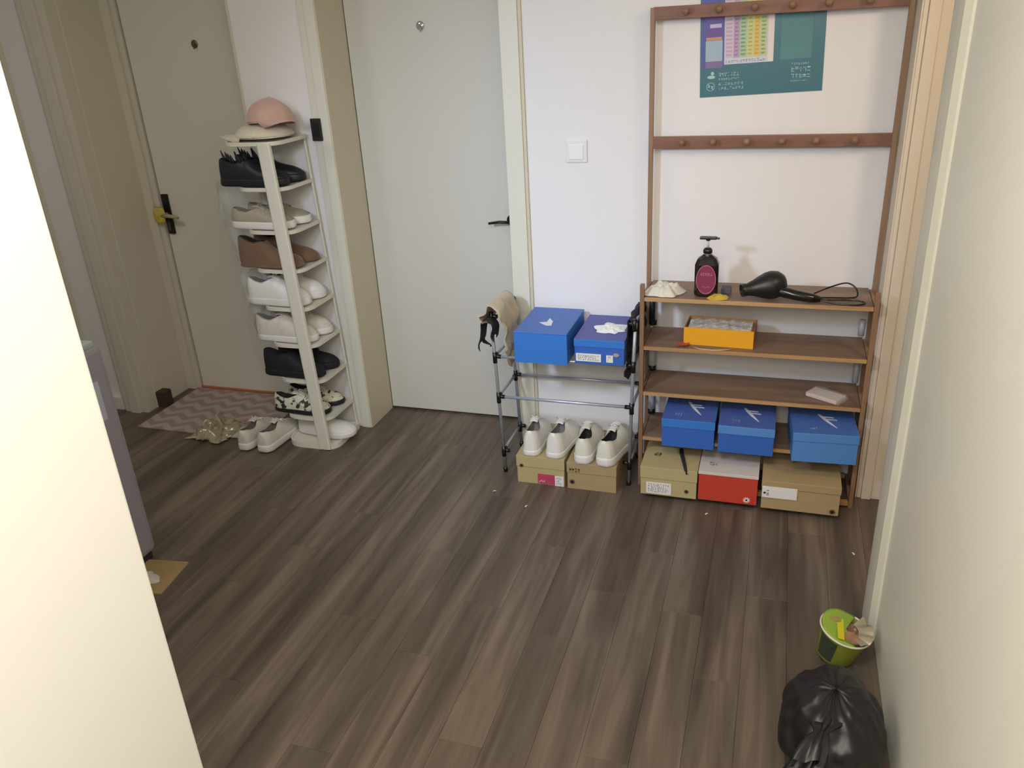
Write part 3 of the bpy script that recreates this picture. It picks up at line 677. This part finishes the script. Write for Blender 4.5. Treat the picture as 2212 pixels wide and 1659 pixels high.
MB().lathe([(.004, .176), (.004, .206)], 10).done('stem', mat('clear_stem', '#c9c6c4', .2), bt, smooth=True)
MB().box(-.030, .030, -.010, .010, .208, .218, .004).tube([(0, 0, .204), (0, 0, .210)], .008, 10).tube([(.028, 0, .213), (.040, 0, .211)], .004, 8).done('pump_head', BLACK, bt)
lb = MB().lathe([(.001, -.0012), (.0355, -.0012), (.0355, .0004), (.001, .0004)], 32, Matrix.Translation((0, -.0272, .066)) @ Matrix.Rotation(PI/2, 4, 'X'), sx=1, sy=1.55).done('label', mat('magenta_label', '#83304e', .45, var=.1, scale=40), bt)
rg = MB(); rg.tube([(math.cos(a)*.034, -.0288, .066+math.sin(a)*.053) for a in [2*PI*k/32 for k in range(33)]], .0009, 6); marks(rg, -.022, .022, .080, .092, -.0284, 5, 5); marks(rg, -.014, .014, .035, .041, -.0284, 5, 15); rg.done('label_print', mat('pink_ink', '#c98496', .5), lb)
ys = crumple('sachet', 'small torn yellow sachet beside the pump bottle', 'sachet', (-.180, 2.890, ZS), .040, .027, .017, mat('sachet_yellow', '#c3a63e', .5), 5, n=12, rz=.3)
o = MB().box(-.018, .018, -.02, .02, 0, .022, .004).done('small_box', mat('slate_grey', '#4d4f58', .7)); o.location = (-.158, 2.965, ZS); tag(o, 'small dark grey block behind the pump bottle', 'box')
hd = thing('hair_dryer', 'black hair dryer lying on the top shelf of the brown rack', 'hair dryer', (0, 2.93, ZS))
GB = mat('glossy_black', '#101012', .18, spec=.6)
ax = Vector((.118, .052, .014)).normalized(); A0 = Vector((-.098, -.068, .024))
Mx = Matrix.Translation(A0) @ ax.to_track_quat('Z', 'Y').to_matrix().to_4x4()
MB().lathe([(.017, 0), (.022, 0), (.023, .004), (.022, .02), (.029, .042), (.039, .066), (.048, .092), (.050, .112), (.045, .135), (.031, .152), (.001, .158)], 28, Mx, fn=lambda v, a: Vector((v.x, v.y, v.z)) + Vector((0, 0, 0))).done('barrel', mat('satin_black', '#1b1918', .4), hd, smooth=True).location = (0, 0, .018)
MB().lathe([(.0225, -.002), (.0225, .006), (.017, .006), (.017, -.002), (.0225, -.002)], 24, Mx, cap=False).done('nozzle_ring', GB, hd, smooth=True).location = (0, 0, .018)
hb = MB().tube([(-.005, -.028, .046), (.035, -.046, .038), (.085, -.052, .028), (.138, -.052, .020), (.165, -.052, .016)], [.021, .022, .020, .018, .011], 16, flat=(1, .9)).done('handle', GB, hd, smooth=True)
MB().box(-.002, .024, -.068, -.050, .040, .052, .003).done('switch', mat('grey_switch', '#55565a', .4), hb)
pts = [(.155, -.052, .016)]
for k in range(60):
    u = k/59
    x = .165 + .11*math.sin(u*PI)**.9 + .02*u; y = -.055 + .06*u + .015*math.sin(u*2*PI)
    pts.append((x if u < .9 else x, y, .006))
pts = [Vector(p) for p in [(.158, -.052, .016), (.18, -.055, .010), (.22, -.062, .006), (.27, -.066, .005), (.305, -.052, .005), (.31, -.035, .006), (.285, -.022, .008), (.24, -.02, .008), (.19, -.03, .009), (.15, -.02, .012), (.13, 0.0, .010), (.16, .03, .018), (.21, .048, .036), (.255, .06, .045), (.285, .052, .030), (.29, .03, .007), (.26, .012, .006), (.20, 0.005, .006), (.14, .0, .006), (.10, .005, .006)]]
sm = []
for i in range(len(pts)-1):
    p0, p1, p2, p3 = pts[max(i-1, 0)], pts[i], pts[i+1], pts[min(i+2, len(pts)-1)]
    for k in range(5):
        t_ = k/5; sm.append(.5*((2*p1) + (p2-p0)*t_ + (2*p0-5*p1+4*p2-p3)*t_*t_ + (3*p1-p0-3*p2+p3)*t_**3))
MB().tube(sm, .0028, 6).done('cord', GB, hd, smooth=True)
# second shelf: yellow tray
yb = thing('tray_box', 'open yellow box holding folded paper on the second shelf', 'box', (-.175, 2.905, .6078), math.radians(-3))
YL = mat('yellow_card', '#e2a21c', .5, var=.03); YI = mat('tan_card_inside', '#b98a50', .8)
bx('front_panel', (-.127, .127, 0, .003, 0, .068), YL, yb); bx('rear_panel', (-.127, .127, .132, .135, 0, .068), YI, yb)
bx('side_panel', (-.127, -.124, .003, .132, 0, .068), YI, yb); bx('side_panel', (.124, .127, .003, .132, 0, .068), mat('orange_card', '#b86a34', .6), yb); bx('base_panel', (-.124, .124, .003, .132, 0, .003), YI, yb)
o = MB().grid(lambda u, v: ((u-.5)*.246*(1 if .03 < v < .97 else .99), .005+.124*v, .060 + .012*abs(nz((u*7, v*4, 0), 1.0, 3)) + .010*abs(nz((u*16, v*8, 0), 1, 9)) if 0 < u < 1 and 0 < v < 1 else .044), 28, 14).done('paper_sheets', mat('grey_paper', '#bdb6ae', .85, var=.1, scale=30)); o.location = (-.175, 2.905, .6078); o.rotation_euler = (0, 0, math.radians(-3)); tag(o, 'crumpled grey white paper filling the open yellow box', 'paper')
o = MB().tube([(-.26, 2.858, .611), (-.235, 2.850, .609), (-.19, 2.846, .609), (-.15, 2.852, .610), (-.12, 2.868, .6095)], [.002, .004, .005, .004, .002], 6, flat=(1, .3)).done('paper_strip', mat('pale_strip', '#c9b89f', .8), smooth=True) 
for v in o.data.vertices: v.co.x -= 0; v.co.y += .016; v.co.z += .0005
tag(o, 'curled pale paper strip on the shelf edge before the yellow box', 'paper')
o = MB().grid(lambda u, v: (-.325+.045*u, 2.875+.035*v+.01*u, .609+.012*abs(nz((u*3, v*3, 0), 1, 3))+.004*u), 6, 5).done('wrapper_scrap', mat('red_film', '#a8483c', .4), solid=.0008); tag(o, 'torn red wrapper at the left of the yellow box', 'wrapper')
# third shelf: tissue packet
tp = thing('tissue_pack', 'thin clear wrapped pack of tissues at the right of the third shelf', 'tissue pack', (.222, 2.935, .4188), math.radians(-32))
bx('stack', (-.062, .062, -.035, .035, 0, .016), mat('tissue_pinkwhite', '#cdbdb4', .8, var=.05, bump=.3), tp, bev=.004)
MB().grid(lambda u, v: ((u-.5)*.142, (v-.5)*.082, .0185 + .004*nz((u*6, v*6, 0), 1, 2) - .016*(max(0, abs(u-.5)-.42)/.08)**1.5), 14, 8).done('film', CLEAR, tp, smooth=True)

# ------------------------------------------------------------------ poster
ps = thing('poster', 'teal printed notice poster on the wall behind the hanger rails', 'poster', (-.091, WY-.0012, 1.479), rot=(0, math.radians(-1.7), 0))
PWd, PH = .410, .62
TEAL = mat('teal_print', '#356c7a', .35, var=.05, scale=4); 
bx('sheet', (-PWd/2, PWd/2, -.001, 0, 0, PH), TEAL, ps)
def pp(name, x0, x1, z0, z1, col, y=-.001, d=.0004):
    return bx(name, (-PWd/2+x0*PWd, -PWd/2+x1*PWd, y-d, y, z0, z1), mat('print_'+col[1:], col, .5, var=.04, scale=20), ps)
pp('print_column', 0.01, .20, .095, PH, '#515b9e')
pp('print_block', .045, .185, .096, .1175, '#7c6894', -.0014); pp('print_block', .045, .185, .118, .185, '#9fb4c4', -.0014); pp('print_block', .05, .18, .186, .196, '#c98e6c', -.0014)
pp('print_block', .05, .18, .198, .222, '#6b4f92', -.0014); pp('print_block', .08, .175, .226, .238, '#c4b4d4', -.0014); pp('print_block', .05, .18, .245, .30, '#7a5a9c', -.0014)
pp('table_panel', .20, .555, .105, PH, '#c9cdd6', -.0012)
pp('table_margin', .555, .60, .105, PH, '#e4dad0', -.0014)
colx = [(.205, .275, '#cdbdcc'), (.275, .325, '#b49cb8'), (.325, .385, '#a9c4a4'), (.385, .44, '#cbcc8c'), (.44, .49, '#d0be70'), (.49, .545, '#bcc89c')]
dk = ['#b7a4bb', '#9a7ea2', '#7d9d78', '#b5b25c', '#cda63c', '#8ea06c']
rows = [.132 + .0125*k for k in range(28) if .132+.0125*k < PH-.01]
for (x0, x1, c), d in zip(colx, dk):
    pp('table_column', x0, x1, .125, PH, c, -.0016)
    mb = MB()
    for k, z in enumerate(rows):
        rr_ = random.Random(int(x0*1000)+k); mb.box(-PWd/2+(x0+.008)*PWd, -PWd/2+(x1-.008-.01*rr_.random())*PWd, -.0024, -.002, z, z+.006)
    mb.done('table_entries', mat('print_'+d[1:], d, .5), ps)
marks(MB(), -PWd/2+.085, -PWd/2+.22, .109, .119, -.0016, 14, 90).done('print', mat('print_grey', '#9aa0ae', .6), ps)
pp('pale_panel', .655, .90, .108, PH, '#4f8387', -.0012)
TX_ = mat('print_mint', '#a9c8c8', .5)
mb = MB()
marks(mb, -.142, -.070, .066, .080, -.0012, 7, 91); marks(mb, -.142, -.070, .054, .062, -.0012, 9, 92)
marks(mb, -.142, -.055, .036, .046, -.0012, 8, 93); marks(mb, -.142, -.055, .022, .032, -.0012, 9, 94)
marks(mb, .100, .160, .088, .096, -.0012, 8, 95); marks(mb, .100, .165, .066, .082, -.0012, 5, 96); marks(mb, .100, .165, .046, .060, -.0012, 5, 97); marks(mb, .100, .155, .034, .040, -.0012, 9, 98)
mb.done('lettering', TX_, ps)
ic = MB()
ic.tube([(-.168+math.cos(a)*.0135, -.0016, .034+math.sin(a)*.0135) for a in [2*PI*k/20 for k in range(21)]], .0012, 5)
ic.box(-.013, .013, -.0008, 0, -.0013, .0013, 0, Matrix.Translation((-.168, -.0012, .034)) @ Matrix.Rotation(math.radians(45), 4, 'Y'))
ic.box(-.009, .009, -.0008, 0, -.0022, .0022, 0, Matrix.Translation((-.168, -.0012, .034)))
ic.lathe([(.001, 0), (.011, 0), (.011, .0006), (.001, .0006)], 18, Matrix.Translation((-.166, -.0012, .066)) @ Matrix.Rotation(PI/2, 4, 'X'), sx=1.25, sy=.5)
ic.lathe([(.001, 0), (.006, 0), (.006, .0006), (.001, .0006)], 14, Matrix.Translation((-.162, -.0012, .078)) @ Matrix.Rotation(PI/2, 4, 'X'))
ic.done('icons', TX_, ps)

# ------------------------------------------------------------------ noodle cup and bin bag
cp = thing('noodle_cup', 'lime green instant noodle cup with half peeled lid beside the black bin bag', 'noodle cup', (.256, 2.02, .011), rot=(math.radians(2), math.radians(12), 0))
GR = mat('lime_print', '#8f9a34', .4, var=.12, scale=20)
MB().lathe([(.001, 0), (.050, 0), (.052, .004), (.068, .098), (.069, .100)], 32, cap=False).done('cup_body', GR, cp, smooth=True)
MB().lathe([(.051*1.02+.0005, .01), (.0665+.0008, .085)], 10, cap=False, fn=lambda v, a: Vector((v.length and math.cos(a*.28+3.3)*math.hypot(v.x, v.y), math.sin(a*.28+3.3)*math.hypot(v.x, v.y), v.z))).done('side_print', mat('dark_green_print', '#3c4a34', .4), cp) if False else None
pm = MB().grid(lambda u, v: (math.cos(3.5+.9*u)*(.0535+.0145*v), math.sin(3.5+.9*u)*(.0535+.0145*v), .01+.08*v), 8, 3); pm.done('side_print', mat('dark_green_print', '#39463a', .4), cp, smooth=True)
MB().tube([(math.cos(2*PI*k/36)*.0705, math.sin(2*PI*k/36)*.0705, .101) for k in range(37)], .003, 8).done('rim', mat('cup_rim_white', '#dcd9c8', .5), cp, smooth=True)
ld = MB().grid(lambda u, v: (lambda r, a: (math.cos(a)*r, math.sin(a)*r, .1035 + .012*max(0, math.cos(a-2.4))**2*r/.07 + .002*nz((math.cos(a)*r*40, math.sin(a)*r*40, 0), 1, 3)))(.069*u, 1.15+v*3.9), 8, 30).done('lid', mat('lid_green', '#8caa3c', .35, var=.12, scale=18), cp, smooth=True, solid=.0008)
MB().lathe([(.001, 0), (.03, 0), (.03, .0008), (.001, .0008)], 20, Matrix.Translation((.014, -.036, .1068)), sx=.75, sy=.8).done('lid_picture', mat('food_print', '#9a7758', .4, var=.5, scale=45), cp)
bx('lid_print', (-.026, -.008, -.055, .03, .1075, .1085), mat('lid_yellow', '#d2c426', .4), cp)
MB().lathe([(.001, 0), (.02, 0), (.02, .0008), (.001, .0008)], 18, Matrix.Translation((-.034, .022, .1105)), sx=.8, sy=.6).done('lid_picture', mat('lid_brown', '#a98a58', .5, var=.3, scale=60), cp)
nd = MB().grid(lambda u, v: (lambda r, a: (math.cos(a)*r+.006, math.sin(a)*r, .088+.014*abs(nz((math.cos(a)*r*60, math.sin(a)*r*60, 0), 1, 7))))(.058*u, v*2*PI), 10, 30).done('leftovers', mat('noodle_brown', '#8a6a52', .5, var=.5, scale=70, bump=.5), cp, smooth=False)
MB().grid(lambda u, v: (lambda r, a: (math.cos(a)*r, math.sin(a)*r, .104 + .014*u*abs(math.sin(a*5))))(.035+.040*u, -1.1+v*2.0), 5, 16).done('torn_foil', mat('foil_grey', '#b9b39c', .3, .5, var=.2, scale=40), cp, smooth=False, solid=.0006)

bag = thing('bin_bag', 'black plastic bin bag tied in a knot against the right wall', 'bin bag', (.222, 1.63, 0))
def bagf(u, v):
    a = 2*PI*v; th = PI*u
    d = Vector((math.sin(th)*math.cos(a), math.sin(th)*math.sin(a), -math.cos(th)))
    r = Vector((.125, .165, .120))
    p = Vector((d.x*r.x, d.y*r.y, d.z*r.z))
    fold = 1 - .035*abs(math.sin(a*7 + 3*nz(d, 1.6, 2))) * (.3+max(0, d.z)) + .10*nz(d, 1.7, 5) + .05*nz(d, 4, 8) + .025*abs(nz(d, 9, 3))
    p *= fold; p.z += .118
    p.z = max(p.z, .001 + .002*abs(nz(d, 5, 1))); p.x = min(p.x, .120)
    return p
MB().grid(bagf, 44, 72).done('sack', BAGM, bag, smooth=True)
def neck(u, v):
    a = 2*PI*v; w = .014 + .030*abs(u-.30)**.8*(1.2 if u > .3 else 1.8)
    p = Vector((-.02 - .05*u, -.085 - .11*u, .205 - .03*u + .02*math.sin(u*PI)))
    k = 1 + .35*math.sin(a*5 + u*3)
    return p + Vector((math.cos(a)*w*k*.9, math.cos(a)*w*.2, math.sin(a)*w*k*.55))
MB().grid(neck, 16, 30).done('tied_neck', BAGM, bag, smooth=True)

# little paper scraps on the floor
for i, (x, y, r_, lab) in enumerate(((-1.02, 2.68, .4, 'tiny white scrap on the floor in front of the grey rack left foot'), (-.86, 2.60, 1.1, 'tiny white scrap on the floor in front of the tan box with pink label'), (-.17, 2.70, .8, 'tiny white scrap on the floor in front of the red shoe box'), (.34, 2.56, 2.2, 'tiny white scrap on the floor at the foot of the pillar'))):
    o = MB().grid(lambda u, v: ((u-.5)*.014, (v-.5)*.006, .0012+.003*math.sin(u*PI)), 4, 2).done('paper_scrap', PAPER, solid=.0005); o.location = (x, y, 0); o.rotation_euler = (0, 0, r_); tag(o, lab, 'paper')
